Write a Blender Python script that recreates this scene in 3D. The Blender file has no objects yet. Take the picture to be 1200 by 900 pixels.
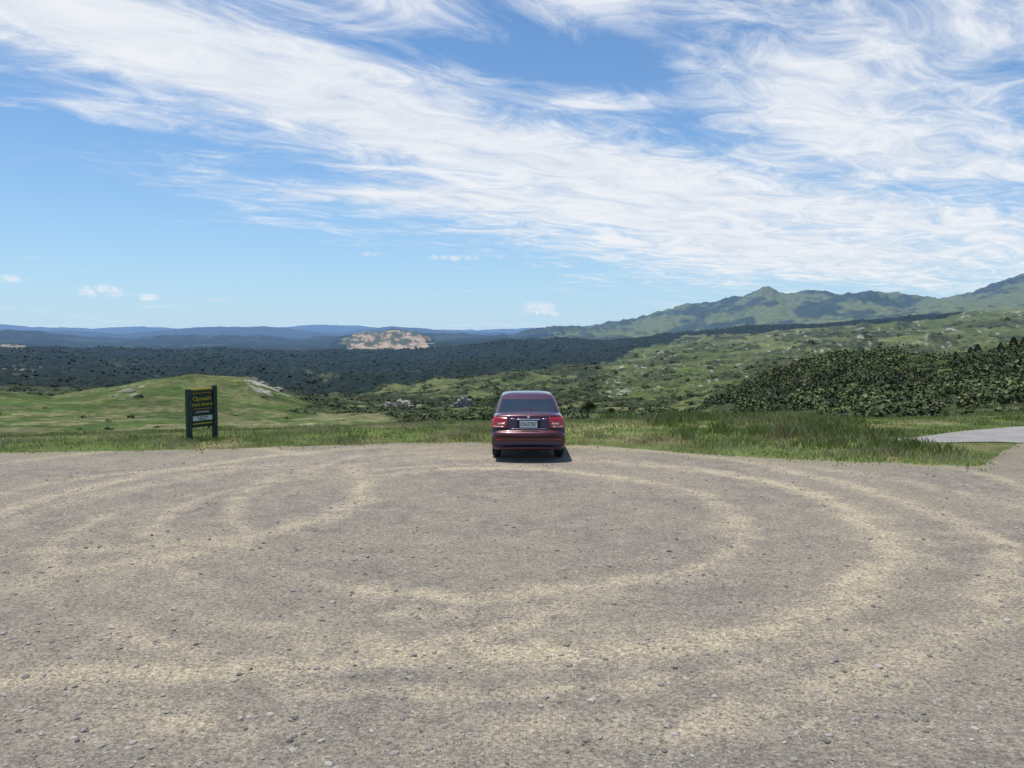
import bpy, math, numpy as np, random
from mathutils import Vector, Matrix
from mathutils.bvhtree import BVHTree
random.seed(4); rng=np.random.default_rng(7)
scene=bpy.context.scene
scene.view_settings.view_transform='Standard'; scene.view_settings.look='None'; scene.view_settings.exposure=0
H=2.95; F=933.0; TH=math.atan(60/933.0); KG=F*H

# ------------------------------------------------------------ helpers
def hash2(ix,iy,s):
    h=(ix.astype(np.int64)*374761393+iy.astype(np.int64)*668265263+s*1274126177)&0xffffffff
    h=((h^(h>>13))*1103515245)&0xffffffff
    h=((h^(h>>16))*2246822519)&0xffffffff
    h=h^(h>>15)
    return (h&0xffffff)/float(0xffffff)
def vnoise(x,y,s=0):
    ix=np.floor(x);iy=np.floor(y);fx=x-ix;fy=y-iy
    fx=fx*fx*fx*(fx*(fx*6-15)+10);fy=fy*fy*fy*(fy*(fy*6-15)+10)
    a=hash2(ix,iy,s);b=hash2(ix+1,iy,s);c=hash2(ix,iy+1,s);d=hash2(ix+1,iy+1,s)
    return (a*(1-fx)+b*fx)*(1-fy)+(c*(1-fx)+d*fx)*fy
def fbm(x,y,o=5,s=0,p=0.5):
    t=0;a=1;n=0
    for i in range(o):
        t=t+a*(vnoise(x,y,s+i*17)-0.5)*2;n+=a;a*=p
        x,y=x*1.9+y*0.6+3.1,y*1.9-x*0.6+7.7
    return t/n
def ridged(x,y,o=4,s=0):
    t=0;a=1;n=0
    for i in range(o):
        t=t+a*(1-np.abs(vnoise(x,y,s+i*13)*2-1));n+=a;a*=0.55
        x,y=x*1.9+y*0.6+3.1,y*1.9-x*0.6+7.7
    return t/n
def sstep(a,b,x):
    t=np.clip((x-a)/(b-a),0,1);return t*t*(3-2*t)
def mesh_np(name,V,Fa,mat=None,col=None,smooth=False,parent=None,matidx=None):
    V=np.asarray(V,dtype=np.float32);Fa=np.asarray(Fa,dtype=np.int32)
    me=bpy.data.meshes.new(name);k=Fa.shape[1]
    me.vertices.add(len(V));me.vertices.foreach_set('co',V.ravel())
    me.loops.add(Fa.size);me.loops.foreach_set('vertex_index',Fa.ravel())
    me.polygons.add(len(Fa));me.polygons.foreach_set('loop_start',np.arange(0,Fa.size,k,dtype=np.int32))
    try: me.polygons.foreach_set('loop_total',np.full(len(Fa),k,dtype=np.int32))
    except Exception: pass
    me.polygons.foreach_set('use_smooth',np.full(len(Fa),smooth,dtype=bool))
    me.update(calc_edges=True);me.validate()
    if col is not None:
        c=np.ones((len(V),4),dtype=np.float32);c[:,:3]=col
        at=me.color_attributes.new('Col','FLOAT_COLOR','POINT');at.data.foreach_set('color',c.ravel())
    if mat: me.materials.append(mat)
    ob=bpy.data.objects.new(name,me);scene.collection.objects.link(ob)
    if parent: ob.parent=parent
    return ob
def empty(name,loc=(0,0,0),rz=0):
    e=bpy.data.objects.new(name,None);e.location=loc;e.rotation_euler=(0,0,rz);scene.collection.objects.link(e);return e

class NT:
    def __init__(s,nt): s.nt=nt
    def _s(s,sock,v):
        if isinstance(v,bpy.types.NodeSocket): s.nt.links.new(v,sock)
        else: sock.default_value=v
    def math(s,op,a,b=None,c=None,clamp=False):
        n=s.nt.nodes.new('ShaderNodeMath');n.operation=op;n.use_clamp=clamp;s._s(n.inputs[0],a)
        if b is not None:s._s(n.inputs[1],b)
        if c is not None:s._s(n.inputs[2],c)
        return n.outputs[0]
    def mix(s,f,a,b,bt='MIX'):
        n=s.nt.nodes.new('ShaderNodeMix');n.data_type='RGBA';n.blend_type=bt
        s._s(n.inputs[0],f)
        for k,v in ((6,a),(7,b)):
            if isinstance(v,(tuple,list)) and len(v)==3:v=(*v,1)
            s._s(n.inputs[k],v)
        return n.outputs[2]
    def noise(s,vec,scale,detail=4,rough=0.55,dist=0.0,out='Fac'):
        n=s.nt.nodes.new('ShaderNodeTexNoise');s.nt.links.new(vec,n.inputs['Vector'])
        n.inputs['Scale'].default_value=scale;n.inputs['Detail'].default_value=detail
        n.inputs['Roughness'].default_value=rough;n.inputs['Distortion'].default_value=dist
        return n.outputs[out]
    def voro(s,vec,scale):
        n=s.nt.nodes.new('ShaderNodeTexVoronoi');s.nt.links.new(vec,n.inputs['Vector']);n.inputs['Scale'].default_value=scale
        return n
    def ss(s,v,a,b,lo=0.0,hi=1.0):
        n=s.nt.nodes.new('ShaderNodeMapRange');n.interpolation_type='SMOOTHSTEP';s._s(n.inputs[0],v)
        n.inputs[1].default_value=a;n.inputs[2].default_value=b;n.inputs[3].default_value=lo;n.inputs[4].default_value=hi
        return n.outputs[0]
    def comb(s,x,y,z=0.0):
        n=s.nt.nodes.new('ShaderNodeCombineXYZ');s._s(n.inputs[0],x);s._s(n.inputs[1],y);s._s(n.inputs[2],z);return n.outputs[0]
    def sep(s,v):
        n=s.nt.nodes.new('ShaderNodeSeparateXYZ');s.nt.links.new(v,n.inputs[0]);return n.outputs
    def scale(s,v,k):
        n=s.nt.nodes.new('ShaderNodeVectorMath');n.operation='SCALE';s.nt.links.new(v,n.inputs[0]);s._s(n.inputs['Scale'],k);return n.outputs[0]
    def pos(s): return s.nt.nodes.new('ShaderNodeNewGeometry').outputs['Position']
    def attr(s,name='Col'):
        n=s.nt.nodes.new('ShaderNodeAttribute');n.attribute_name=name;return n
    def bump(s,h,strength,dist,normal=None):
        n=s.nt.nodes.new('ShaderNodeBump');s._s(n.inputs['Height'],h);n.inputs['Strength'].default_value=strength;n.inputs['Distance'].default_value=dist
        if normal: s.nt.links.new(normal,n.inputs['Normal'])
        return n.outputs[0]
def new_mat(name):
    m=bpy.data.materials.new(name);m.use_nodes=True
    nt=m.node_tree;b=nt.nodes['Principled BSDF'];return m,NT(nt),b
def simple(name,col,rough=0.5,metal=0.0,coat=0.0,spec=0.5,noise=0.0):
    m,n,b=new_mat(name);b.inputs['Base Color'].default_value=(*col,1);b.inputs['Roughness'].default_value=rough
    b.inputs['Metallic'].default_value=metal;b.inputs['Coat Weight'].default_value=coat;b.inputs['Coat Roughness'].default_value=0.04
    b.inputs['Specular IOR Level'].default_value=spec
    if noise>0:
        f=n.noise(n.pos(),9,6,0.7)
        c=n.mix(n.ss(f,0.35,0.7),tuple(x*(1-noise) for x in col),tuple(min(1,x*(1+noise)+0.01*noise) for x in col))
        n.nt.links.new(c,b.inputs['Base Color'])
    return m
HAZE_TINT=(0.115,0.205,0.345)
def tint_haze(n,col,L=10800.0):  # aerial haze painted into the base colour, bluer with distance from origin
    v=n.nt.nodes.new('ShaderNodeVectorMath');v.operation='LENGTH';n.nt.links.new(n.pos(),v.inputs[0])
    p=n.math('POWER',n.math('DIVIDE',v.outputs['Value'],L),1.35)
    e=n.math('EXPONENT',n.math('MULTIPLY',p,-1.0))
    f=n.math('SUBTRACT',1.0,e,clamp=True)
    return n.mix(f,col,HAZE_TINT)

# ------------------------------------------------------------ terrain height model (world space)
def xcol(az):
    a=np.abs(az);t=np.where(a<0.95,np.tan(np.minimum(a,0.95)),math.tan(0.95)*np.clip((math.pi-a)/(math.pi-0.95),0,1))
    return 600+F*t*np.sign(az)
def P(*pts):
    xs=[p[0] for p in pts];ys=[p[1] for p in pts];return lambda x:np.interp(x,xs,ys)
RE=P((0,26.5),(300,25.2),(600,26),(900,28),(1100,31),(1200,34),(1600,50))
LAY=[
 (62,P((0,513),(300,512),(450,508),(600,503),(850,500),(1000,492),(1100,492),(1200,489),(1500,470))),
 (115,P((-200,492),(0,493),(100,491),(200,487),(300,489),(400,485),(450,484),(500,493),(600,494),(700,494),(800,491),(870,485),(1000,470),(1100,464),(1200,456),(1500,440))),
 (165,P((0,496),(200,494),(330,492),(400,491),(500,496),(600,490),(700,487),(800,483),(880,470),(1000,445),(1100,441),(1200,433),(1500,420))),
 (240,P((0,477),(100,474),(200,468),(300,472),(400,487),(500,491),(600,487),(700,484),(820,480),(860,465),(900,440),(950,421),(1000,416),(1050,414),(1100,421),(1150,417),(1200,409),(1500,400))),
 (330,P((-200,452),(0,459),(60,466),(100,460),(180,443),(230,438),(290,441),(320,453),(350,467),(400,480),(500,485),(600,481),(700,477),(800,474),(900,450),(1000,430),(1200,424),(1500,415))),
 (450,P((0,472),(100,470),(200,462),(300,466),(400,476),(500,478),(600,472),(700,466),(800,462),(900,450),(1000,440),(1200,435))),
 (800,P((0,463),(100,460),(200,458),(300,460),(400,466),(500,462),(600,456),(700,450),(800,445),(900,438),(1000,432),(1200,428))),
 (1200,P((0,455),(200,456),(400,458),(500,448),(600,442),(700,436),(800,427),(900,421),(1000,417),(1100,415),(1200,412))),
 (1700,P((0,440),(200,444),(400,445),(500,440),(600,434),(700,427),(800,412),(900,406),(1000,401),(1100,397),(1200,395))),
 (2500,P((0,422),(200,426),(400,426),(500,426),(600,418),(700,411),(760,404),(800,400),(900,389),(1000,382),(1100,376),(1140,368),(1200,363),(1500,355))),
 (3000,P((0,412),(100,415),(200,417),(300,415),(400,416),(500,413),(600,402),(700,399),(760,394),(880,384),(1000,376),(1130,366),(1200,367),(1500,362))),
 (3900,P((0,404),(60,406),(100,410),(200,409),(300,407),(360,408),(450,407),(600,400),(700,402),(800,400),(900,392),(1000,385),(1200,375))),
 (4500,P((0,407),(360,407),(385,405),(402,396),(430,389),(460,385),(490,390),(512,400),(560,398),(700,397),(900,386),(1000,372),(1200,360))),
 (6500,P((0,389),(40,388),(70,392),(110,398),(160,396),(200,393),(250,392),(300,393),(350,398),(400,394),(520,393),(600,394),(640,384),(700,380),(740,375),(780,362),(830,355),(870,347),(892,338),(940,338),(1000,341),(1060,344),(1100,350),(1130,342),(1170,331),(1200,324),(1500,310))),
 (8200,P((0,399),(600,400),(800,385),(1200,360))),
 (11000,P((0,390),(80,389),(150,391),(200,386),(260,382),(310,383),(360,387),(400,390),(450,384),(500,385),(560,390),(640,389),(800,388),(1200,380))),
 (13500,P((0,395),(1200,395))),
 (17000,P((0,381),(60,384),(110,386),(170,383),(230,388),(290,387),(350,381),(420,382),(480,386),(560,387),(620,384),(700,388),(1200,386))),
 (22000,P((0,391),(1200,391))),
]
def sl(x,y):
    cx=(np.clip(x,-400,1700)-600)/F;cy=(450-y)/F
    zw=cy*math.cos(TH)-math.sin(TH);yw=math.cos(TH)+cy*math.sin(TH)
    return zw/np.sqrt(cx*cx+yw*yw)
def terr(az,r):
    x=xcol(az);re=RE(x)
    prev_r=re;prev_s=-H/re
    L=np.log(r);S=np.full_like(r,0.0)
    for D,f in LAY:
        s1=sl(x,f(x));a=np.log(prev_r);b=math.log(D)
        t=np.clip((L-a)/(b-a),0,1);tt=0.45*t+0.55*t*t*(3-2*t)
        if D==62: tt=t
        m=(r>prev_r)&(r<=D)
        S=np.where(m,prev_s*(1-tt)+s1*tt,S)
        prev_r=np.full_like(r,float(D));prev_s=s1
    S=np.where(r>prev_r,prev_s,S)
    amp=np.interp(L,np.log([26,40,80,150,330,450,800,1700,3000,4500,6500,9000,20000]),[0,0.2,2.6,3.8,3.4,7,10,10,5,6,12,6,4.5])
    amp=amp*np.where(r>4600,1-0.45*sstep(660,600,x),1)
    n1=fbm(az*14+3,L*9,6,s=3,p=0.55)
    n2=ridged(az*30+1,L*14,5,s=50)-0.62
    n3=ridged(az*7+L*3,L*13-az*5,2,s=77)-0.55
    a3=17*sstep(900,1500,r)*sstep(3900,2700,r)*sstep(720,560,x)
    S=S+(amp*(0.9*n1+0.9*n2)+a3*n3)/F
    return np.where(r<=re,0.0,H+r*S)
def terr_xy(X,Y):
    return terr(np.arctan2(X,Y),np.sqrt(X*X+Y*Y))

PINE_LO=P((-400,1050),(0,1000),(430,1000),(480,1150),(560,1300),(700,1700),(760,2250),(800,2560),(850,2620),(1140,2640),(1160,3300),(1600,3300))
def cover(az,r,X,Y):
    x0_=xcol(az);L=np.log(r)
    n=fbm(az*22,L*16,5,s=91,p=0.6)
    nf=fbm(az*90,L*50,4,s=92,p=0.6)
    nl=fbm(az*6,L*6,3,s=93)
    x=x0_+70*n+22*nf
    def C(c): return np.array(c)[None,None,:]*np.ones(r.shape+(1,)) if r.ndim==2 else np.array(c)[None,:]*np.ones((len(r),1))
    def mx(a,b,m): m=np.clip(m,0,1)[...,None];return a*(1-m)+b*m
    past=mx(C((0.065,0.088,0.025)),C((0.125,0.135,0.05)),sstep(-0.3,0.5,nl+0.5*nf))
    past_b=mx(C((0.052,0.082,0.019)),C((0.115,0.122,0.046)),sstep(-0.25,0.3,n+0.5*nf))
    bush=mx(C((0.022,0.032,0.011)),C((0.058,0.065,0.026)),sstep(-0.3,0.5,nf+0.4*n))
    pine=mx(C((0.007,0.016,0.009)),C((0.012,0.022,0.012)),sstep(-0.4,0.5,nf+n*.6))
    tan=C((0.36,0.30,0.20));pale=C((0.33,0.32,0.27))
    straw=C((0.19,0.175,0.09))
    col=past_b
    lk=(r>50)&(r<205)&(x<520)
    col=mx(col,mx(past_b,straw,0.75*sstep(-0.2,0.4,n+nf*0.4)),lk*1.0)
    col=mx(col,bush*1.3,((r>50)&(r<400)&(x<360))*sstep(0.25,0.36,n*0.7+nf*0.6)*0.8)
    bv=((r>=60)&(x>=520)&(x<860)&(r<1250))|((r>=205)&(x>=350)&(x<=520)&(r<1250))|((r>=400)&(x<520)&(r<1250))
    col=mx(col,mx(bush,past,sstep(0.08,0.22,n+0.3*nf)*sstep(330,480,x)),bv*1.0)
    nb=(r<200)&(r>45)&(x>=480)&(x<900)
    col=mx(col,mx(past,bush,sstep(-0.15,0.12,n+nf*.3)),nb*1.0)
    rb=(x0_>=835)&(r>50)&(r<420)
    col=mx(col,mx(bush*1.2,past,sstep(0.26,0.38,n+.2*nf)),rb*1.0)
    col=mx(col,past,rb*sstep(0.05,0.2,n+0.1)*(r>185)*(x>1050)*1.0)
    fp=(x>=700)&(r>=420)&(r<PINE_LO(x0_))
    col=mx(col,mx(past*1.1,bush*1.1,sstep(-0.06,0.10,n*0.9+nf*0.4)),fp*1.0)
    fm=(x<700)&(r>=1150)&(r<PINE_LO(x0_)+20)
    col=mx(col,bush,fm*1.0)
    pn=(r>=PINE_LO(x0_)*(1+0.06*n))&(r<4050)
    col=mx(col,pine,pn*1.0)
    col=mx(col,mx(bush*1.3,past,sstep(0,0.2,nf)),pn*(x<560)*(r<2400)*sstep(0.38,0.48,n)*0.5)
    mt=(r>=4050)&(r<9500)
    col=mx(col,mx(C((0.120,0.140,0.045)),C((0.030,0.044,0.022)),sstep(-0.12,0.16,n+0.5*nf)),mt*1.0)
    mt2=mt&(x<640)
    col=mx(col,mx(C((0.012,0.022,0.02)),C((0.04,0.055,0.035)),sstep(0.15,0.4,n)),mt2*1.0)
    fr=(r>=8300);col=mx(col,C((0.02,0.03,0.03)),fr*1.0)
    q=(r>3450)&(r<4900)&(x0_+25*nf>404)&(x0_+25*nf<500)
    col=mx(col,mx(C((0.40,0.29,0.19)),C((0.07,0.08,0.04)),sstep(-0.12,0.18,nf+0.3*n)),q*1.0)
    def scar(xa,xb,r0,r1,c,th,col):
        xm=(xa+xb)/2;rm=(r0+r1)/2
        e=1-((x0_-xm)/((xb-xa)/2))**2-((r-rm)/((r1-r0)/2))**2
        return mx(col,c,sstep(th,th+0.35,e*0.7+nf*1.1)*(e>0)*0.8)
    col=scar(285,345,265,345,pale,0.4,col)
    col=scar(115,175,240,330,pale*.8,0.65,col)
    col=scar(-20,60,1500,2100,tan*0.7,0.6,col)
    col=scar(-10,40,3300,3700,tan,0.2,col)
    col=scar(435,500,400,560,pale*.8,0.45,col)
    col=scar(520,570,380,540,pale*.8,0.45,col)
    col=scar(690,760,420,700,pale*0.8,0.6,col)
    col=mx(col,pale,fp*sstep(0.42,0.52,nf)*0.7)
    ng=r<45
    col=mx(col,mx(C((0.095,0.13,0.035)),C((0.20,0.18,0.085)),sstep(0.0,0.5,fbm(X*0.5,Y*1.2,4,s=70))),ng*1.0)
    return col
azs=np.concatenate([np.linspace(-math.pi,-0.82,40)[:-1],np.linspace(-0.82,0.82,1000),np.linspace(0.82,math.pi,40)[1:]])
rs=np.concatenate([np.linspace(0.5,24,14)[:-1],np.exp(np.linspace(math.log(24),math.log(22000),540))])
A,R=np.meshgrid(azs,rs,indexing='ij')
X=R*np.sin(A);Y=R*np.cos(A);Z=terr(A,R)
Ccol=cover(A,R,X,Y)
na,nr=A.shape
idx=np.arange(na*nr).reshape(na,nr)
Fq=np.stack([idx[:-1,:-1],idx[:-1,1:],idx[1:,1:],idx[1:,:-1]],-1).reshape(-1,4)[:, ::-1]
V=np.stack([X,Y,Z],-1).reshape(-1,3)
p0,p1,p2=V[Fq[5000,0]],V[Fq[5000,1]],V[Fq[5000,2]]
if np.cross(p1-p0,p2-p0)[2]<0: Fq=Fq[:, ::-1]
mT,n,b=new_mat('terrain_ground')
c=n.attr().outputs['Color'];pos=n.pos()
f1=n.noise(pos,0.35,4,0.65);f2=n.noise(pos,0.03,5,0.7)
m=n.math('MULTIPLY',n.ss(f1,0.25,0.75,0.6,1.42),n.ss(f2,0.25,0.75,0.6,1.42))
n.nt.links.new(tint_haze(n,n.scale(c,m)),b.inputs['Base Color']);b.inputs['Roughness'].default_value=0.95;b.inputs['Specular IOR Level'].default_value=0.1  # land colour already carries the painted distance haze
n.nt.links.new(n.bump(f2,0.9,9.0),b.inputs['Normal'])
ground=mesh_np('ground_terrain',V,Fq,mT,Ccol.reshape(-1,3),smooth=True)

# ------------------------------------------------------------ gravel car park
def G(px,py):
    cy=(450-py)/F;cx=(px-600)/F
    zw=cy*math.cos(TH)-math.sin(TH);yw=math.cos(TH)+cy*math.sin(TH);t=-H/zw
    return (cx*t,yw*t)
edge=[(-60,21.5),(-30,20.6)]+[G(*p) for p in [(0,531),(150,528),(300,525),(440,520),(560,518),(700,522),(800,531),(900,537),(1000,541),(1150,547)]]+[(11.7,19.0),(13.5,21.2),(16,21.5),(30,21.5)]
ex=[p[0] for p in edge];ey=[p[1] for p in edge]
def far_edge(x):
    return np.interp(x,ex,ey)+0.30*fbm(np.asarray(x)*0.9,np.asarray(x)*0+3.3,5,s=31,p=0.65)
cx_=np.concatenate([np.linspace(-45,-14,60)[:-1],np.linspace(-14,16,600),np.linspace(16,28,10)[1:]])
tv=np.concatenate([[0],np.linspace(0.5,0.97,30),[0.985,0.995,1.0]])
CX,TV=np.meshgrid(cx_,tv,indexing='ij')
FE=far_edge(CX);CY=-22+(FE+22)*TV
CZ=np.where(TV>=1.0,0.0005,0.014)+0.0*CX
ii=np.arange(CX.size).reshape(CX.shape)
Fc=np.stack([ii[:-1,:-1],ii[1:,:-1],ii[1:,1:],ii[:-1,1:]],-1).reshape(-1,4)
ed=np.clip((CY-(FE-1.6))/1.6,0,1)
mG,n,b=new_mat('gravel')
pos=n.pos();at=n.attr().outputs['Color'];pxy=n.sep(pos)
big=n.noise(pos,0.35,3,0.6);mid=n.noise(pos,2.2,5,0.7);fine=n.noise(pos,30,4,0.8)
vn=n.voro(pos,40);vc=vn.outputs['Color'];vd=vn.outputs['Distance']
base=n.mix(n.ss(mid,0.32,0.68),(0.205,0.180,0.148),(0.285,0.250,0.200))
base=n.mix(n.ss(big,0.38,0.62,0,0.6),base,(0.30,0.258,0.195))
warp=n.math('MULTIPLY',n.math('SUBTRACT',n.noise(pos,0.33,3,0.6),0.5),1.3)
mc=n.sep(n.noise(pos,0.22,2,0.5,0,'Color'))
tot=None
for i,(a,c0,R0,w,wt,xa,xb) in enumerate([(-0.45,12.9,4.1,0.24,1.0,-3.5,-.8),(-0.1,12.9,5.75,0.32,1.0,-4.0,0.5),(-0.3,12.7,6.3,0.18,0.6,-6,-5),(-0.9,12.8,4.65,0.18,0.6,-6,-5),(-0.7,13.2,7.6,0.28,0.8,-9,-8),(-4.2,14.5,7.9,0.25,0.85,-30,-29),(-6,13.9,3.4,0.22,0.6,-30,-29),(2.5,14.8,7.3,0.22,0.6,-30,-29),(-9,14.5,6.2,0.28,0.8,-30,-29),(0.5,11.5,8.4,0.3,0.5,-30,-29)]):
    d=n.nt.nodes.new('ShaderNodeVectorMath');d.operation='DISTANCE';n.nt.links.new(pos,d.inputs[0]);d.inputs[1].default_value=(a,c0,0)
    q=n.math('ABSOLUTE',n.math('SUBTRACT',n.math('ADD',d.outputs['Value'],warp),R0))
    q=n.ss(q,0.0,w*1.6,wt,0.0)
    if i<2: q=n.math('MULTIPLY',q,n.math('MULTIPLY',n.ss(mc[i%3],0.34,0.50,0.5,1.0),n.ss(pxy[0],xa,xb,0.12,1.0)))
    else: q=n.math('MULTIPLY',q,n.ss(mc[i%3],0.40,0.56,0.0,1.0))
    tot=q if tot is None else n.math('MAXIMUM',tot,q)
brk=n.ss(n.math('ADD',n.math('MULTIPLY',mid,0.55),n.math('MULTIPLY',fine,0.45)),0.40,0.58)
tr=n.math('MULTIPLY',tot,n.math('MULTIPLY_ADD',brk,0.68,0.24))
dust=n.ss(n.noise(pos,1.1,5,0.75),0.52,0.70,0,0.35);base=n.mix(dust,base,(0.36,0.305,0.215))
base=n.mix(tr,base,(0.475,0.40,0.275))
sp=n.sep(vc)
peb=n.mix(n.ss(sp[0],0.0,1.0),(0.50,0.50,0.52),(1.5,1.48,1.43))
pb=n.mix(n.ss(vd,0.15,0.6,0.85,0.1),(1,1,1),peb)
base=n.mix(1.0,base,pb,'MULTIPLY')
base=n.scale(base,n.ss(fine,0.3,0.7,0.6,1.4))
edm=n.math('MULTIPLY',n.sep(at)[0],n.ss(mid,0.42,0.6))
base=n.mix(n.math('MULTIPLY',edm,0.7),base,(0.20,0.19,0.09))
n.nt.links.new(base,b.inputs['Base Color']);b.inputs['Roughness'].default_value=0.95;b.inputs['Specular IOR Level'].default_value=0.15
n.nt.links.new(n.bump(n.math('ADD',n.math('MULTIPLY',fine,0.9),n.math('MULTIPLY',mid,1.4)),1.0,0.03),b.inputs['Normal'])
park=mesh_np('gravel_car_park',np.stack([CX,CY,CZ],-1).reshape(-1,3),Fc,mG,np.repeat(ed.reshape(-1,1),3,1),smooth=True)

ico=[];t=(1+5**.5)/2
for a in (-1,1):
    for c1 in (-t,t): ico+= [(a,c1,0),(0,a,c1),(c1,0,a)]
ico=np.array(ico)/math.sqrt(1+t*t)
import bmesh
bm=bmesh.new()
for v in ico: bm.verts.new(v)
bmesh.ops.convex_hull(bm,input=bm.verts);bm.verts.ensure_lookup_table();bm.verts.index_update()
icof=np.array([[v.index for v in f.verts] for f in bm.faces if len(f.verts)==3]);icov=np.array([v.co[:] for v in bm.verts]);bm.free()
NS=26000
sy=4.2+rng.random(NS)**1.6*14;sx=(rng.random(NS)*2-1)*(sy*0.75+0.6)
ok=(sy<far_edge(sx)-0.1)&(fbm(sx*.8,sy*.8,3,s=8)+rng.random(NS)*.8>0.1);sx=sx[ok];sy=sy[ok];NS=len(sx)
ss_=0.005+0.006*rng.random(NS)+0.022*rng.random(NS)**13
sc=np.stack([ss_*(0.8+0.7*rng.random(NS)),ss_*(0.8+0.6*rng.random(NS)),ss_*(0.45+0.3*rng.random(NS))],-1)
vv=icov[None]*(0.75+0.5*rng.random((NS,len(icov),1)))*sc[:,None,:]
an=rng.random(NS)*6.28;ca,sa=np.cos(an)[:,None],np.sin(an)[:,None]
vx=vv[...,0]*ca-vv[...,1]*sa+sx[:,None];vy=vv[...,0]*sa+vv[...,1]*ca+sy[:,None];vz=vv[...,2]+0.014+sc[:,2:3]*0.2
SV=np.stack([vx,vy,vz],-1).reshape(-1,3);SF=(icof[None]+(np.arange(NS)*len(icov))[:,None,None]).reshape(-1,3)
tone=(0.11+0.27*rng.random(NS))[:,None]*np.array([1.0,0.92,0.80])[None]
mS,n,b=new_mat('stone');n.nt.links.new(n.attr().outputs['Color'],b.inputs['Base Color']);b.inputs['Roughness'].default_value=0.9
mesh_np('loose_gravel',SV,SF,mS,np.repeat(tone,len(icov),0))

# ------------------------------------------------------------ side road
mR,n,b=new_mat('sealed_road');pos=n.pos()
c=n.mix(n.ss(n.noise(pos,1.2,6,0.7),0.3,0.7),(0.20,0.19,0.175),(0.28,0.265,0.24))
n.nt.links.new(n.scale(c,n.ss(n.noise(pos,60,3,0.7),0.3,0.7,0.8,1.2)),b.inputs['Base Color']);b.inputs['Roughness'].default_value=0.9
rin=[(10.2,21.3),(11.5,21.15),(13.0,21.35),(14.0,20.9),(14.6,19.2),(15.0,16),(15.5,10),(16,0),(16,-15)]
rout=[(10.2,21.75),(11.5,22.3),(13.2,23.5),(16.0,24.9),(19.5,25.2),(22,22),(22,12),(22,0),(22,-15)]
NN=120;tt=np.linspace(0,8,NN)
ri=np.stack([np.interp(tt,range(9),[p[k] for p in rin]) for k in (0,1)],-1);ro=np.stack([np.interp(tt,range(9),[p[k] for p in rout]) for k in (0,1)],-1)
for a in (ri,ro):
    for _ in range(6): a[1:-1]=(a[:-2]+2*a[1:-1]+a[2:])/4
rows=[ri*(1-k)+ro*k for k in (0,0.33,0.66,1)]
RV=np.concatenate([np.concatenate([q,np.full((NN,1),0.022)],1) for q in rows])
RF=[]
for k in range(3):
    for i in range(NN-1): RF.append((k*NN+i,k*NN+i+1,(k+1)*NN+i+1,(k+1)*NN+i))
RF=np.array(RF)[:, ::-1]
mesh_np('side_road',RV,RF,mR,smooth=True)
roadpoly=np.concatenate([ri,ro[::-1]])
def in_poly(x,y,poly):
    c=np.zeros(len(x),bool);n_=len(poly);j=n_-1
    for i in range(n_):
        xi,yi=poly[i];xj,yj=poly[j]
        with np.errstate(divide='ignore',invalid='ignore'):
            m=((yi>y)!=(yj>y))&(x<(xj-xi)*(y-yi)/(yj-yi+1e-12)+xi)
        c^=m;j=i
    return c

# ------------------------------------------------------------ grass
def leafmat(name,rough=0.6,trans=0.25,hz=False):
    m=bpy.data.materials.new(name);m.use_nodes=True;nt=m.node_tree;n=NT(nt);b=nt.nodes['Principled BSDF']
    c=n.attr().outputs['Color']
    if hz: c=tint_haze(n,c)  # leaf colour tinted to imitate distance haze
    nt.links.new(c,b.inputs['Base Color']);b.inputs['Roughness'].default_value=rough;b.inputs['Specular IOR Level'].default_value=0.25
    if trans>0:
        tr=nt.nodes.new('ShaderNodeBsdfTranslucent');nt.links.new(c,tr.inputs[0]);mx=nt.nodes.new('ShaderNodeMixShader');mx.inputs[0].default_value=trans
        nt.links.new(b.outputs[0],mx.inputs[1]);nt.links.new(tr.outputs[0],mx.inputs[2]);nt.links.new(mx.outputs[0],nt.nodes['Material Output'].inputs[0])
    return m
mGr=leafmat('grass_blades',0.6,0.4)
NB=200000
gx=-22+46*rng.random(NB);gy=16.5+17*rng.random(NB)
fe=far_edge(gx);r_=np.hypot(gx,gy);re=RE(xcol(np.arctan2(gx,gy)))
dens=0.25+0.75*sstep(-0.35,0.25,fbm(gx*1.1,gy*1.1,4,s=11))
ok=(gy>fe-0.25+0.5*fbm(gx*3,gy*3,3,s=12))&(~in_poly(gx,gy,roadpoly))&(r_<re+5)&(rng.random(NB)<dens)
ok|=(gy>fe-1.0)&(gy<fe)&(rng.random(NB)<0.05)&(~in_poly(gx,gy,roadpoly))
gx,gy,fe,r_,re=[a[ok] for a in (gx,gy,fe,r_,re)];NB=len(gx)
gz=np.where(r_>re,terr_xy(gx,gy),0)
tall=sstep(1.5,4.0,gx)*sstep(1.0,3.2,gy-fe)*sstep(-0.10,0.30,fbm(gx*0.8,gy*0.9,3,s=21))
tall=np.maximum(tall,sstep(8,9.2,gx)*sstep(12.0,10.5,gx)*sstep(.5,1.4,gy-fe)*0.7)
roadc=np.exp(-((gx-13.4)/2.2)**2)*(gy>20.3)
hh=(0.03+0.055*rng.random(NB)+0.04*sstep(0.3,2.0,gy-fe)*rng.random(NB)+0.07*sstep(0.1,0.5,fbm(gx*0.9,gy*0.9,3,s=25)))
hh=hh+tall*(0.05+0.32*rng.random(NB)**1.6)*(1-0.9*roadc)
hh*=np.where(gx>11.2,0.5,1)
wd=0.006+0.008*rng.random(NB)+0.004*tall
an=rng.random(NB)*6.28;ln=hh*(0.15+0.55*rng.random(NB));la=rng.random(NB)*6.28
bx=np.cos(an)*wd;by=np.sin(an)*wd;tx=np.cos(la)*ln;ty=np.sin(la)*ln
v0=np.stack([gx-bx,gy-by,gz-0.01],-1);v1=np.stack([gx+bx,gy+by,gz-0.01],-1)
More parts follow.
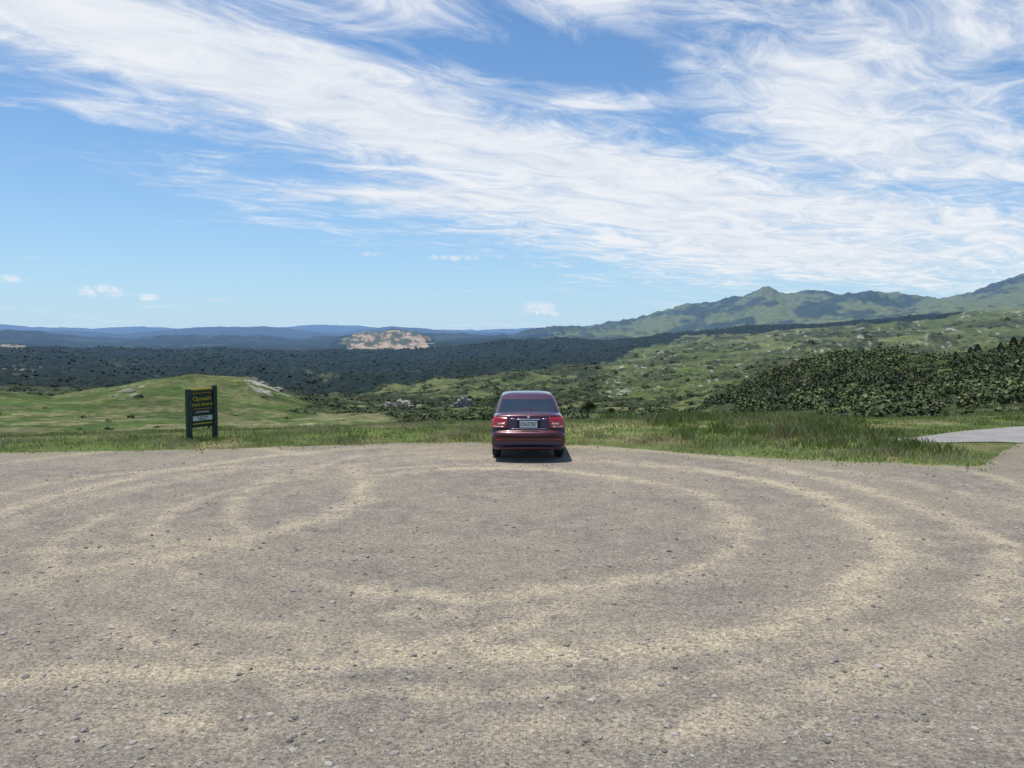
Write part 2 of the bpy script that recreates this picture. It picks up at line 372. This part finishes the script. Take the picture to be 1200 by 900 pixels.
v2=np.stack([gx+bx*.7+tx*.35,gy+by*.7+ty*.35,gz+hh*.6],-1);v3=np.stack([gx+tx,gy+ty,gz+hh],-1)
GV=np.stack([v0,v1,v2,v3],1).reshape(-1,3);GF=np.arange(NB*4).reshape(-1,4)
kk=rng.random(NB);st=sstep(0.0,0.45,fbm(gx*0.5,gy*1.1,4,s=71)*0.9+0.25*kk+0.25*np.exp(-np.abs(gy-fe)/0.8))*(1-0.45*tall)
c1=np.array((0.15,0.205,0.05));c2=np.array((0.25,0.29,0.09));c3=np.array((0.45,0.39,0.22))
gc=c1+(c2-c1)*kk[:,None];gc=gc*(1-0.75*st[:,None])+c3*0.75*st[:,None]
dk=(kk>0.93)&(tall>0.3);gc[dk]=(0.22,0.13,0.06)
mesh_np('roadside_grass',GV,GF,mGr,np.repeat(gc,4,0))

# ------------------------------------------------------------ shrubs / bush / forest
def leafy(name,cx,cy,cz,rx,rz,M,ls,col,mat,jit=0.35):
    N=len(cx)
    d=rng.normal(size=(N,M,3));d/=np.linalg.norm(d,axis=2,keepdims=True)
    d[...,2]=np.abs(d[...,2])*1.0-0.15
    lump=1+0.32*np.sin(d[...,0]*4+rng.random((N,1))*6)*np.cos(d[...,1]*5+rng.random((N,1))*6)
    rad=(0.65+0.45*rng.random((N,M)))*lump
    c=np.stack([cx[:,None]+d[...,0]*rx[:,None]*rad,cy[:,None]+d[...,1]*rx[:,None]*rad,cz[:,None]+d[...,2]*rz[:,None]*rad],-1)
    nrm=d+rng.normal(size=d.shape)*0.45;nrm/=np.linalg.norm(nrm,axis=2,keepdims=True)
    u=np.cross(nrm,rng.normal(size=d.shape));u/=np.linalg.norm(u,axis=2,keepdims=True)+1e-9;w=np.cross(nrm,u)
    s=(ls[:,None]*(0.6+0.8*rng.random((N,M))))[...,None]
    q=np.stack([c-u*s-w*s*.6,c+u*s-w*s*.5,c+u*s*.7+w*s*.7,c-u*s*.6+w*s*.6],2)
    V=q.reshape(-1,3);Fq=np.arange(len(V)).reshape(-1,4)
    tone=(0.7+0.6*rng.random((N,M,1)))
    cc=np.repeat((col[:,None,:]*tone).reshape(-1,3),4,0)
    return mesh_np(name,V,Fq,mat,cc)
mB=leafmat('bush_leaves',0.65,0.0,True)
def palette(N,cols,w):
    i=rng.choice(len(cols),size=N,p=w);return np.array(cols)[i]*(0.7+0.6*rng.random((N,1)))
BC=[(0.05,0.072,0.022),(0.072,0.098,0.028),(0.10,0.12,0.04),(0.11,0.095,0.05),(0.028,0.044,0.018)]
N=5600
az=rng.uniform(math.atan(225/F),0.80,N);r=np.sqrt(rng.uniform(55**2,275**2,N));x=xcol(az)
nn=fbm(az*22,np.log(r)*16,5,s=91,p=0.6)
ok=((x>830+ (r<170)*40)&~((r>185)&(x>1050)&(nn>0.05)&(rng.random(N)<0.8))&~((nn>0.30)&(rng.random(N)<.85)))&(r>RE(x)+12)&((r>95)|(x>960))
az,r=az[ok],r[ok];N=len(az);cx=r*np.sin(az);cy=r*np.cos(az);cz=terr(az,r)-0.15
pn_=fbm(cx*0.05,cy*0.05,3,s=44)
sz=(0.5+1.9*rng.random(N)**2.8)*(0.5+0.5*sstep(50,160,r))*(1+0.5*pn_)
leafy('hillside_shrubs',cx,cy,cz,sz*1.2,sz*1.2,85,0.075+0.075*sz,palette(N,BC,[.28,.25,.17,.08,.22])*(1+0.7*pn_[:,None]),mB)
N=15000
az=rng.uniform(-0.8,0.8,N);r=np.exp(rng.uniform(math.log(75),math.log(2400),N));x=xcol(az)
cv=cover(az,r,r*np.sin(az),r*np.cos(az));lum=cv.sum(1)
left=(x<345)&(r<400)|((x<520)&(r<205))
ok=(((lum<0.15)&((~left)|(rng.random(N)<.5)))|(rng.random(N)<np.where(left,0.025,0.14)))&(r<PINE_LO(x))&~((x>830)&(r<300))&~((r<110)&(x>560)&(x<680))
az,r=az[ok],r[ok];N=len(az);cx=r*np.sin(az);cy=r*np.cos(az);cz=terr(az,r)
sz=np.interp(r,[75,200,500,1200,2400],[0.5,0.75,1.6,3.0,4.8])*(0.45+1.1*rng.random(N)**2)
leafy('valley_bush',cx,cy,cz,sz*1.15,sz*1.0,34,0.25*sz,palette(N,BC,[.33,.2,.12,.08,.27])*1.05,mB)
N=36000
az=rng.uniform(-0.8,0.62,N);r=np.sqrt(rng.uniform(1000**2,3450**2,N));x=xcol(az)
nn=fbm(az*22,np.log(r)*16,5,s=91,p=0.6)
ok=(r>PINE_LO(x)*(1+0.06*nn)+10)&~((x<520)&(r<2400)&(nn>.38));az,r=az[ok],r[ok];N=len(az)
cx=r*np.sin(az);cy=r*np.cos(az);cz=terr(az,r)-1.5
hh=rng.uniform(3.2,6.5,N);rr=rng.uniform(3,5,N)
K=5;an=np.arange(K)*2*math.pi/K
ring1=np.stack([cx[:,None]+np.cos(an)[None]*rr[:,None]*rng.uniform(.7,1.2,(N,K)),cy[:,None]+np.sin(an)[None]*rr[:,None]*rng.uniform(.7,1.2,(N,K)),np.repeat(cz[:,None],K,1)+hh[:,None]*rng.uniform(0.05,0.2,(N,K))],-1)
ring2=np.stack([cx[:,None]+np.cos(an+.5)[None]*rr[:,None]*.6*rng.uniform(.7,1.2,(N,K)),cy[:,None]+np.sin(an+.5)[None]*rr[:,None]*.6*rng.uniform(.7,1.2,(N,K)),np.repeat(cz[:,None],K,1)+hh[:,None]*rng.uniform(0.5,0.75,(N,K))],-1)
tip=np.stack([cx,cy,cz+hh],-1)[:,None]
PV=np.concatenate([ring1,ring2,tip],1)
f=[]
for i in range(K):
    j=(i+1)%K;f+=[(i,j,K+i),(j,K+j,K+i),(K+i,K+j,2*K)]
PF=(np.array(f)[None]+(np.arange(N)*(2*K+1))[:,None,None]).reshape(-1,3)
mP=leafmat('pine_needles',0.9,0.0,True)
pc=palette(N,[(0.009,0.018,0.011),(0.010,0.020,0.011),(0.007,0.015,0.009)],[.4,.3,.3])
mesh_np('distant_pine_forest',PV.reshape(-1,3),PF,mP,np.repeat(pc,2*K+1,0),smooth=True)

mBark=simple('bark',(0.09,0.065,0.045),0.9,noise=0.4)
def cone_mesh(name,r1,r2,h,parent,mat,seg=10,loc=(0,0,0)):
    bm=bmesh.new();bmesh.ops.create_cone(bm,cap_ends=True,segments=seg,radius1=r1,radius2=r2,depth=h,matrix=Matrix.Translation((loc[0],loc[1],loc[2]+h/2)))
    me=bpy.data.meshes.new(name);bm.to_mesh(me);bm.free();me.materials.append(mat);o=bpy.data.objects.new(name,me);scene.collection.objects.link(o);o.parent=parent;return o
def conifer(px,r,h,wide=0.26):
    az=math.atan((px-600)/F);z=float(terr(np.array([az]),np.array([float(r)]))[0])
    e=empty('pine_tree',(r*math.sin(az),r*math.cos(az),z-0.1))
    cone_mesh('trunk',h*0.03,h*0.006,h*0.95,e,mBark)
    M=900;t=rng.random(M)**0.8;zz=h*(0.12+0.88*t);R0=h*wide*(1-t)**0.6*(0.5+0.6*rng.random(M))*(1+0.25*np.sin(t*40));a=rng.random(M)*6.28
    c=np.stack([np.cos(a)*R0,np.sin(a)*R0,zz-0.25*R0],-1);d=np.stack([np.cos(a),np.sin(a),-0.3+0*a],-1)
    s=h*0.035*(0.6+0.8*rng.random(M))[:,None];side=np.cross(d,rng.normal(size=(M,3)));side/=np.linalg.norm(side,axis=1,keepdims=True)
    q=np.stack([c-d*s-side*s*.5,c-d*s+side*s*.5,c+d*s*1.4+side*s*.4,c+d*s*1.4-side*s*.4],1).reshape(-1,3)
    cc=np.repeat(palette(M,[(0.02,0.036,0.018),(0.03,0.048,0.02)],[.6,.4]),4,0)
    mesh_np('foliage',q,np.arange(len(q)).reshape(-1,4),mP,cc,parent=e)
for px,r,h in [(1120,238,2.2),(1137,243,3.0),(1145,240,3.4),(1172,236,2.6),(1187,240,3.6),(1199,238,3.0)]: conifer(px,r,h,0.42)
mC=leafmat('cabbage_leaves',0.5,0.1)
def cabbage(px,r,h):
    az=math.atan((px-600)/F);z=float(terr(np.array([az]),np.array([float(r)]))[0])
    e=empty('cabbage_tree',(r*math.sin(az),r*math.cos(az),z-0.1))
    cone_mesh('trunk',h*0.04,h*0.03,h*0.72,e,mBark)
    vs=[];M=130
    for hx,hy,hz in ((0,0,.80),(.13,.05,.74),(-.12,.08,.70)):
        d=rng.normal(size=(M,3));d[:,2]=np.abs(d[:,2])*1.1-.35;d/=np.linalg.norm(d,axis=1,keepdims=True)
        c=np.array([hx*h,hy*h,hz*h]);side=np.cross(d,[0,0,1.0]);side/=np.linalg.norm(side,axis=1,keepdims=True)+1e-6
        Lh=h*0.22*(0.7+0.5*rng.random(M))[:,None];w=h*0.010
        vs.append(np.stack([c-side*w+d*0,c+side*w+d*0,c+d*Lh*.6+side*w,c+d*Lh-np.array([0,0,1])*Lh*.15],1).reshape(-1,3))
    q=np.concatenate(vs);mesh_np('leaves',q,np.arange(len(q)).reshape(-1,4),mC,np.repeat(palette(len(q)//4,[(0.05,0.07,0.03),(0.09,0.11,0.045)],[.6,.4]),4,0),parent=e)
cabbage(689,70,2.6);cabbage(716,112,2.2)
mK=simple('pale_rock',(0.30,0.29,0.25),0.9,noise=0.5)
def rock(px,r,w,h):
    az=math.atan((px-600)/F);z=float(terr(np.array([az]),np.array([float(r)]))[0])
    bm=bmesh.new();bmesh.ops.create_icosphere(bm,subdivisions=4,radius=1)
    for v in bm.verts:
        k=1+0.75*fbm(np.array([v.co.x*2.5+px]),np.array([v.co.y*2+v.co.z*3]),5,s=5,p=.65)[0];v.co=Vector((v.co.x*w*k,v.co.y*w*.7*k,v.co.z*h*k))
    me=bpy.data.meshes.new('rock_outcrop');bm.to_mesh(me);bm.free();me.materials.append(mK);o=bpy.data.objects.new('rock_outcrop',me);scene.collection.objects.link(o);o.location=(r*math.sin(az),r*math.cos(az),z)
for a in [(456,430,4.0,2.8),(472,440,5.5,4.2),(543,420,4.2,5.0),(307,322,2.4,.9),(324,316,2.8,.9),(297,326,1.8,.9),(150,280,1.6,0.5)]: rock(*a)

# ------------------------------------------------------------ reserve sign
def box(name,sx,sy,sz,loc,mat,parent,bev=0.006):
    bm=bmesh.new();bmesh.ops.create_cube(bm,size=1)
    for v in bm.verts: v.co=Vector((v.co.x*sx,v.co.y*sy,v.co.z*sz))
    if bev: bmesh.ops.bevel(bm,geom=bm.edges[:],offset=bev,segments=2,affect='EDGES')
    me=bpy.data.meshes.new(name);bm.to_mesh(me);bm.free();me.materials.append(mat)
    o=bpy.data.objects.new(name,me);o.location=loc;scene.collection.objects.link(o);o.parent=parent;return o
mPost=simple('dark_green_paint',(0.018,0.05,0.03),0.55,noise=0.3);mPan=simple('sign_panel',(0.014,0.026,0.014),0.55,noise=0.3)
mYel=simple('yellow_paint',(0.50,0.37,0.03),0.5);mWh=simple('white_paint',(0.6,0.6,0.55),0.5)
sa=G(222,517);sb=G(252,513)
smx,smy=(sa[0]+sb[0])/2,(sa[1]+sb[1])/2;srz=math.atan2(sb[1]-sa[1],sb[0]-sa[0])
SL=math.hypot(sb[0]-sa[0],sb[1]-sa[1])
sign=empty('reserve_sign',(smx,smy,0),srz)
PWs=0.13
box('post_1',PWs,PWs,1.52,(-SL/2,0,0.66),mPost,sign,0.012);box('post_2',PWs,PWs,1.58,(SL/2,0,0.69),mPost,sign,0.012)
wp=SL-PWs-0.004
box('panel',wp,0.05,1.02,(0,0,0.86),mPan,sign,0.004)
box('top_rail',wp,0.07,0.05,(0,0,1.398),mYel,sign,0.004)
box('lower_notice',wp*0.9,0.012,0.13,(0,-0.033,0.60),mWh,sign,0.002)
box('lower_band',wp*0.9,0.012,0.035,(0,-0.033,0.455),mYel,sign,0.002)
def text(s,size,loc,mat,parent,rot=(math.pi/2,0,0),name='lettering',sxs=1.0,ext=0.002):
    cu=bpy.data.curves.new(name,'FONT');cu.body=s;cu.size=size;cu.align_x='CENTER';cu.align_y='CENTER';cu.extrude=ext;cu.offset=size*0.012
    cu.materials.append(mat);o=bpy.data.objects.new(name,cu);o.location=loc;o.rotation_euler=rot;o.scale=(sxs,1,1);scene.collection.objects.link(o);o.parent=parent;return o
text('Department of Conservation',0.052,(0,-0.029,1.30),mYel,sign)
text('Opouahi',0.17,(0,-0.029,1.14),mYel,sign);text('Scenic Reserve',0.13,(-0.0,-0.029,0.98),mYel,sign,sxs=0.85)
box('rule',wp*0.85,0.006,0.012,(0,-0.029,0.86),mYel,sign,0.001)
text('LOOP WALK',0.075,(0,-0.029,0.77),mWh,sign)
text('No dogs  No fires\nNo camping',0.06,(0,-0.041,0.60),mPan,sign,sxs=.8)

# ------------------------------------------------------------ car
mPaint,n,b=new_mat('maroon_paint')
fl=n.noise(n.pos(),900,2,0.5)
n.nt.links.new(n.mix(fl,(0.055,0.006,0.013),(0.090,0.012,0.022)),b.inputs['Base Color'])
b.inputs['Metallic'].default_value=0.3;b.inputs['Roughness'].default_value=0.38;b.inputs['Coat Weight'].default_value=1.0;b.inputs['Coat Roughness'].default_value=0.05
mGl=simple('tinted_glass',(0.018,0.022,0.022),0.04,0,1.0,0.8);mTy=simple('tyre_rubber',(0.018,0.018,0.018),0.85)
mCh=simple('chrome',(0.75,0.76,0.78),0.12,1.0);mRed=simple('red_lens',(0.50,0.012,0.010),0.15,0,1.0)
mAmb=simple('clear_lens',(0.62,0.35,0.30),0.12,0,1.0);mBlk=simple('black_trim',(0.012,0.012,0.013),0.6);mRim=simple('alloy',(0.45,0.46,0.48),0.3,0.9)
mPl=simple('number_plate_white',(0.75,0.76,0.76),0.35)
CARX,CARY=0.375,17.85
car=empty('parked_car',(CARX,CARY,0.014))
ST=[(0.00,.36,.60,.76),(0.015,.32,.655,.81),(0.05,.285,.69,.838),(0.11,.27,.715,.845),(0.135,.27,.76,.846),(0.155,.27,.90,.846),(0.175,.27,1.02,.846),(0.225,.27,1.075,.845),(0.35,.27,1.095,.848),(0.6,.26,1.105,.853),(0.95,.25,1.10,.857),(1.6,.24,1.07,.86),(2.5,.24,1.05,.86),(3.2,.25,1.02,.857),(3.6,.26,.98,.85),(4.0,.26,.92,.845),(4.25,.28,.85,.83),(4.38,.30,.74,.80),(4.45,.34,.62,.74)]
PR=[(0,0),(.55,0),(.88,.0),(.965,.08),(1.0,.26),(1.0,.55),(.985,.74),(.945,.90),(.84,.975),(.55,1.0),(.25,1.012),(0,1.015)]
bm=bmesh.new();rings=[]
full=PR+[(-a,b_) for a,b_ in PR[-2:0:-1]]
for (y,zb,zt,w) in ST:
    ring=[]
    for a,f_ in full:
        xx=a*w;bow=0.16*abs(a)**3.2*max(0,1-y/1.4)
        if y>3.2: bow-=0.30*abs(a)**2.6*min(1,(y-3.2)/1.0)
        ring.append(bm.verts.new((xx,y+bow,zb+(zt-zb)*f_)))
    rings.append(ring)
m_=len(full)
for a,b2 in zip(rings[:-1],rings[1:]):
    for i in range(m_): bm.faces.new((a[i],a[(i+1)%m_],b2[(i+1)%m_],b2[i]))
def cap(ring,flip):
    k=len(PR)
    L=[ring[i] for i in range(k)];Rr=[ring[0]]+[ring[m_-i] for i in range(1,k-1)]+[ring[k-1]]
    for i in range(k-1):
        vs=[L[i],L[i+1],Rr[i+1],Rr[i]];u=[]
        for v in vs:
            if v not in u:u.append(v)
        if len(u)>=3: bm.faces.new(u)
cap(rings[0],0);cap(rings[-1],1)
bmesh.ops.recalc_face_normals(bm,faces=bm.faces)
me=bpy.data.meshes.new('body');bm.to_mesh(me);bm.free();me.materials.append(mPaint);me.materials.append(mBlk)
body=bpy.data.objects.new('body',me);scene.collection.objects.link(body)
md=body.modifiers.new('s','SUBSURF');md.levels=3;md.render_levels=3
dg=bpy.context.evaluated_depsgraph_get();ev=body.evaluated_get(dg);bvh=BVHTree.FromObject(body,dg)
try:
    cutters=[]
    for yy in (0.98,3.52):
        for sx in (-1,1):
            bmc=bmesh.new();bmesh.ops.create_cone(bmc,cap_ends=True,segments=40,radius1=.355,radius2=.355,depth=.34,matrix=Matrix.Translation((sx*.80,yy,.33))@Matrix.Rotation(math.pi/2,4,'Y'))
            mc_=bpy.data.meshes.new('cut');bmc.to_mesh(mc_);bmc.free();mc_.materials.append(mBlk);oc=bpy.data.objects.new('cut',mc_);scene.collection.objects.link(oc);cutters.append(oc)
            mo=body.modifiers.new('b','BOOLEAN');mo.object=oc;mo.operation='DIFFERENCE';mo.solver='EXACT'
            try: mo.material_mode='TRANSFER'
            except Exception: pass
    bpy.context.view_layer.update();dg=bpy.context.evaluated_depsgraph_get()
    nm=bpy.data.meshes.new_from_object(body.evaluated_get(dg));body.modifiers.clear();body.data=nm
    for oc in cutters: bpy.data.objects.remove(oc)
except Exception as e: print('bool',e)
for p in body.data.polygons:p.use_smooth=True
body.parent=car
LV=[(1.03,.60,3.42,.765,.06),(1.085,.70,3.30,.752,.06),(1.12,.76,3.20,.742,.06),(1.24,.99,2.98,.70,.06),(1.36,1.24,2.74,.655,.05),(1.405,1.35,2.62,.63,.05),(1.455,1.50,2.45,.55,.04),(1.485,1.75,2.2,.33,.02)]
bm=bmesh.new();gr=[];NR,NSd=9,9
for z,yr,yf,hw,bw in LV:
    r0=[]
    xs=np.linspace(-.93,.93,NR)
    for q in xs: r0.append(bm.verts.new((q*hw,yr+bw*abs(q)**3,z)))
    for s in np.linspace(0,1,NSd): r0.append(bm.verts.new((hw,yr+.13+(yf-yr-.30)*s,z-(0.0))))
    for q in xs[::-1]: r0.append(bm.verts.new((q*hw,yf-.10*abs(q)**2.5,z)))
    for s in np.linspace(1,0,NSd): r0.append(bm.verts.new((-hw,yr+.13+(yf-yr-.30)*s,z)))
    gr.append(r0)
mg=len(gr[0])
for li,(a,b2) in enumerate(zip(gr[:-1],gr[1:])):
    for i in range(mg):
        f=bm.faces.new((a[i],a[(i+1)%mg],b2[(i+1)%mg],b2[i]));f.smooth=True
        glass=False
        if li in (2,3,1):
            if i<NR-1 and li in(1,2,3): glass=True
            o=i-NR
            if 0<=o<NSd-1 and o not in(0,3) and li>=2: glass=True
            o=i-NR-NSd
            if 0<=o<NR-1: glass=True
            o=i-2*NR-NSd
            if 0<=o<NSd-1 and o not in(NSd-2,4) and li>=2: glass=True
        f.material_index=1 if glass else 0
bm.faces.new(gr[-1])
bmesh.ops.recalc_face_normals(bm,faces=bm.faces)
me=bpy.data.meshes.new('cabin');bm.to_mesh(me);bm.free();me.materials.append(mPaint);me.materials.append(mGl)
cab=bpy.data.objects.new('cabin',me);scene.collection.objects.link(cab);cab.parent=car
md=cab.modifiers.new('s','SUBSURF');md.levels=2;md.render_levels=3
for p in me.polygons:p.use_smooth=True
def patch(name,poly_fn,z0,z1,off,mat,nz=8,nx=14,thick=0.012):
    bm=bmesh.new();g=[]
    for k in range(nz+1):
        z=z0+(z1-z0)*k/nz;xa,xb=poly_fn((k/nz));row=[]
        for i in range(nx+1):
            x=xa+(xb-xa)*i/nx;h=bvh.ray_cast(Vector((x,-1,z)),Vector((0,1,0)))
            y=h[0].y if h[0] is not None else 0.35
            row.append(bm.verts.new((x,y-off,z)))
        g.append(row)
    for k in range(nz):
        for i in range(nx): bm.faces.new((g[k][i],g[k][i+1],g[k+1][i+1],g[k+1][i]))
    me=bpy.data.meshes.new(name);bm.to_mesh(me);bm.free();me.materials.append(mat)
    for p in me.polygons:p.use_smooth=True
    o=bpy.data.objects.new(name,me);scene.collection.objects.link(o);o.parent=car
    s=o.modifiers.new('t','SOLIDIFY');s.thickness=thick;s.offset=-1;return o
for sx in (-1,1):
    patch('tail_lamp',lambda t,s=sx:(s*(.47+.05*(1-t)**2),s*(.832-.02*t)),.775,1.005,.010,mRed)
    patch('lamp_reverse',lambda t,s=sx:(s*.535,s*.70),.845,.885,.016,mAmb,2,6,.01)
    patch('lamp_indicator',lambda t,s=sx:(s*.56,s*.80),.785,.815,.016,mAmb,2,6,.01)
    patch('lamp_surround',lambda t,s=sx:(s*.455,s*.838),.762,.772,.006,mBlk,1,12,.01)
    patch('bumper_reflector',lambda t,s=sx:(s*.60,s*.74),.50,.525,.006,mRed,1,6,.01)
    patch('boot_seam',lambda t,s=sx:(s*(.462+.05*(1-t)**2),s*(.468+.05*(1-t)**2)),.765,1.03,.002,mBlk,6,1,.006)
patch('boot_garnish',lambda t:(-.26-.02*t,.26+.02*t),.955,.985,.016,mCh,1,10,.014)
patch('plate_recess',lambda t:(-.27,.27),.775,.952,.002,mBlk,4,8,.006)
patch('plate_trim',lambda t:(-.42,.42),.757,.768,.010,mCh,1,14,.01)
patch('bumper_seam',lambda t:(-.80,.80),.742,.750,.002,mBlk,1,20,.006)
patch('bumper_rub_strip',lambda t:(-.81,.81),.565,.590,.006,mPaint,1,20,.012)
patch('bumper_groove',lambda t:(-.80,.80),.553,.563,.002,mBlk,1,20,.006)
patch('lower_valance',lambda t:(-.45,.45),.355,.380,.003,mBlk,1,16,.006)
patch('model_badge',lambda t:(-.43,-.30),.975,.992,.004,mCh,1,3,.004)
patch('trim_badge',lambda t:(.31,.42),.975,.992,.004,mCh,1,3,.004)
box('number_plate',.40,.010,.150,(0,.105,.865),mPl,car,.004)
text('DNZ787',.125,(0,.0985,.862),mBlk,car,name='plate_lettering',sxs=.80,ext=0.0005)
bm=bmesh.new();bmesh.ops.create_cone(bm,cap_ends=True,segments=24,radius1=.035,radius2=.03,depth=.015,matrix=Matrix.Translation((0,.158,1.028))@Matrix.Rotation(math.pi/2,4,'X'))
me=bpy.data.meshes.new('boot_badge');bm.to_mesh(me);bm.free();me.materials.append(mCh);o=bpy.data.objects.new('boot_badge',me);scene.collection.objects.link(o);o.parent=car
box('high_brake_lamp',.22,.04,.03,(0,.80,1.125),mRed,car,.005)
def cyl(name,r,d,loc,axis,mat,parent,seg=36,bev=0.0):
    bm=bmesh.new();bmesh.ops.create_cone(bm,cap_ends=True,segments=seg,radius1=r,radius2=r,depth=d)
    if bev: bmesh.ops.bevel(bm,geom=[e for e in bm.edges if len(e.link_faces)==2 and abs(e.verts[0].co.z-e.verts[1].co.z)<1e-5],offset=bev,segments=4,affect='EDGES')
    me=bpy.data.meshes.new(name);bm.to_mesh(me);bm.free();me.materials.append(mat)
    for p in me.polygons:p.use_smooth=len(p.vertices)<8
    o=bpy.data.objects.new(name,me);o.location=loc;o.rotation_euler={'X':(0,math.pi/2,0),'Y':(math.pi/2,0,0)}[axis];scene.collection.objects.link(o);o.parent=parent;return o
for yy in (0.98,3.52):
    for sx in (-1,1):
        cyl('tyre',.315,.20,(sx*.735,yy,.312),'X',mTy,car,48,.035)
        cyl('wheel_rim',.20,.016,(sx*.832,yy,.312),'X',mRim,car,30,.004)
        for k in range(5):
            a=k*math.tau/5;o=box('spoke',.014,.05,.19,(sx*.842,yy+math.sin(a)*.095,.312+math.cos(a)*.095),mRim,car,.004);o.rotation_euler=(-a,0,0)
        box('mud_flap',.20,.012,.20,(sx*.735,yy-.345,.30),mBlk,car,.003)
cyl('exhaust_pipe',.022,.22,(.46,.20,.29),'Y',mBlk,car,20)
box('silencer',.5,.25,.14,(.28,.42,.31),mBlk,car,.05);box('rear_axle',1.3,.08,.08,(0,.98,.31),mBlk,car,.02)
for sx in (-1,1):
    box('wing_mirror',.17,.10,.11,(sx*.865,2.98,1.05),mPaint,car,.035);box('mirror_glass',.13,.006,.08,(sx*.87,2.927,1.05),mGl,car,.002)
for sx in (-1,1): box('head_lamp',.30,.12,.13,(sx*.56,4.24,.74),mAmb,car,.04)
box('front_grille',.5,.06,.10,(0,4.42,.66),mBlk,car,.02)

# ------------------------------------------------------------ sky + sun
SE=math.radians(77);SAZ=math.radians(-60)
w=bpy.data.worlds.new('World');scene.world=w;w.use_nodes=True;nt=w.node_tree;n=NT(nt);bg=nt.nodes['Background']
sky=nt.nodes.new('ShaderNodeTexSky');sky.sky_type='NISHITA';sky.sun_disc=False;sky.sun_elevation=SE;sky.sun_rotation=SAZ%(2*math.pi);sky.altitude=500;sky.air_density=1.0;sky.dust_density=0.3;sky.ozone_density=3.0
tc=nt.nodes.new('ShaderNodeTexCoord').outputs['Generated'];d=n.sep(tc)
dx,dy,dz=d[0],d[1],d[2]
zc=n.math('ADD',n.math('MAXIMUM',dz,0.0),0.07)
pxn=n.math('DIVIDE',dx,zc);pyn=n.math('DIVIDE',dy,zc)
ang=math.radians(56);sn,cs=math.sin(ang),math.cos(ang)
s_=n.math('ADD',n.math('MULTIPLY',pxn,sn),n.math('MULTIPLY',pyn,cs))
t_=n.math('SUBTRACT',n.math('MULTIPLY',pyn,sn),n.math('MULTIPLY',pxn,cs))
vA=n.comb(n.math('MULTIPLY',s_,0.45),n.math('MULTIPLY',t_,1.2),0.0)
vB=n.comb(n.math('MULTIPLY',s_,2.1),n.math('MULTIPLY',t_,3.4),4.0)
nA=n.noise(vA,1.0,6,0.62,0.6);nB=n.noise(vB,1.3,6,0.68,0.9)
az_=n.math('ARCTAN2',dx,dy)
tv_=n.math('ARCSINE',dz)
def blob(px,py,hx,hy,slope,wt,exps=1.0):
    a0=math.atan((px-600)/F);c=math.cos(a0);e0=math.atan((390-py)/F*c)
    hx=hx/F*c*c;hy=hy/F*c
    A_=n.math('SUBTRACT',az_,a0);E_=n.math('SUBTRACT',tv_,e0)
    E2=n.math('DIVIDE',n.math('MULTIPLY_ADD',A_,slope,E_),hy);A2=n.math('DIVIDE',A_,hx)
    q=n.math('MULTIPLY_ADD',A2,A2,n.math('MULTIPLY',E2,E2))
    return n.math('MULTIPLY',n.math('EXPONENT',n.math('MULTIPLY',q,-1.0)),wt)
cov=None
for a in [(210,62,330,66,.2,.8),(60,40,170,50,.1,.55),(430,130,270,48,.24,.8),(650,195,270,48,.15,.8),(810,262,420,42,.06,.9),(400,232,230,14,.04,.6),(1020,305,320,34,.03,.95),(1110,45,280,64,.08,1.0),(960,105,150,45,.2,.7),(1080,180,230,42,.2,.9),(600,14,340,26,.05,.8),(720,126,110,11,.05,.6),(170,145,90,14,.1,.5),
          (690,85,95,20,0.1,-.4),(60,200,170,50,.25,-.5),(170,300,300,35,0,-.5),(1150,226,80,12,.1,-.35),(400,350,400,24,0,-.3)]:
    q=blob(*a);cov=q if cov is None else n.math('ADD',cov,q)
val=n.math('ADD',n.math('MULTIPLY',cov,0.36),n.math('ADD',n.math('MULTIPLY',nA,0.80),n.math('MULTIPLY',nB,0.85)))
cl=n.ss(val,0.80,1.30,0.0,0.94)
sm=None
for a in [(120,341,24,8,0,1.15),(175,348,18,5,0,1),(22,328,28,6,0,.9),(632,361,22,7,0,1.1),(645,368,28,3,0,.8),(532,303,34,4,0,.9),(440,299,24,4,0,.8),(250,352,40,3,0,.5)]:
    q=blob(*a);sm=q if sm is None else n.math('ADD',sm,q)
nC=n.noise(tc,60,5,0.7)
sc_=n.ss(n.math('MULTIPLY',sm,n.math('MULTIPLY_ADD',nC,3.2,-1.0)),0.12,0.75,0,0.75)
cl=n.math('MAXIMUM',cl,sc_)
skyc=n.mix(1.0,sky.outputs[0],(0.84,1.14,1.34),'MULTIPLY')
hzf=n.math('EXPONENT',n.math('MULTIPLY',n.math('MAXIMUM',dz,0.0),-7.5))
skyc=n.mix(n.math('MULTIPLY',hzf,0.8),skyc,(4.9,6.8,9.0))
shade=n.mix(n.ss(nB,0.3,0.7),(7.0,7.6,8.5),(9.0,9.2,9.5))
col=n.mix(cl,skyc,shade)
nt.links.new(col,bg.inputs[0]);bg.inputs[1].default_value=0.1
try: w.cycles.sampling_method='MANUAL';w.cycles.sample_map_resolution=512
except Exception: pass
sl_=bpy.data.lights.new('sun','SUN');sl_.energy=4.8;sl_.angle=math.radians(0.5);sl_.color=(1,0.955,0.89)
so=bpy.data.objects.new('sun',sl_);scene.collection.objects.link(so)
dv=Vector((math.sin(SAZ)*math.cos(SE),math.cos(SAZ)*math.cos(SE),math.sin(SE)))
so.rotation_euler=dv.to_track_quat('Z','Y').to_euler();so.location=(0,0,50)

cd=bpy.data.cameras.new('camera');cd.lens=F/1200*36;cd.sensor_width=36;cd.clip_start=0.1;cd.clip_end=60000
co=bpy.data.objects.new('camera',cd);scene.collection.objects.link(co);co.location=(0,0,H);co.rotation_euler=(math.pi/2-TH,0,0);scene.camera=co
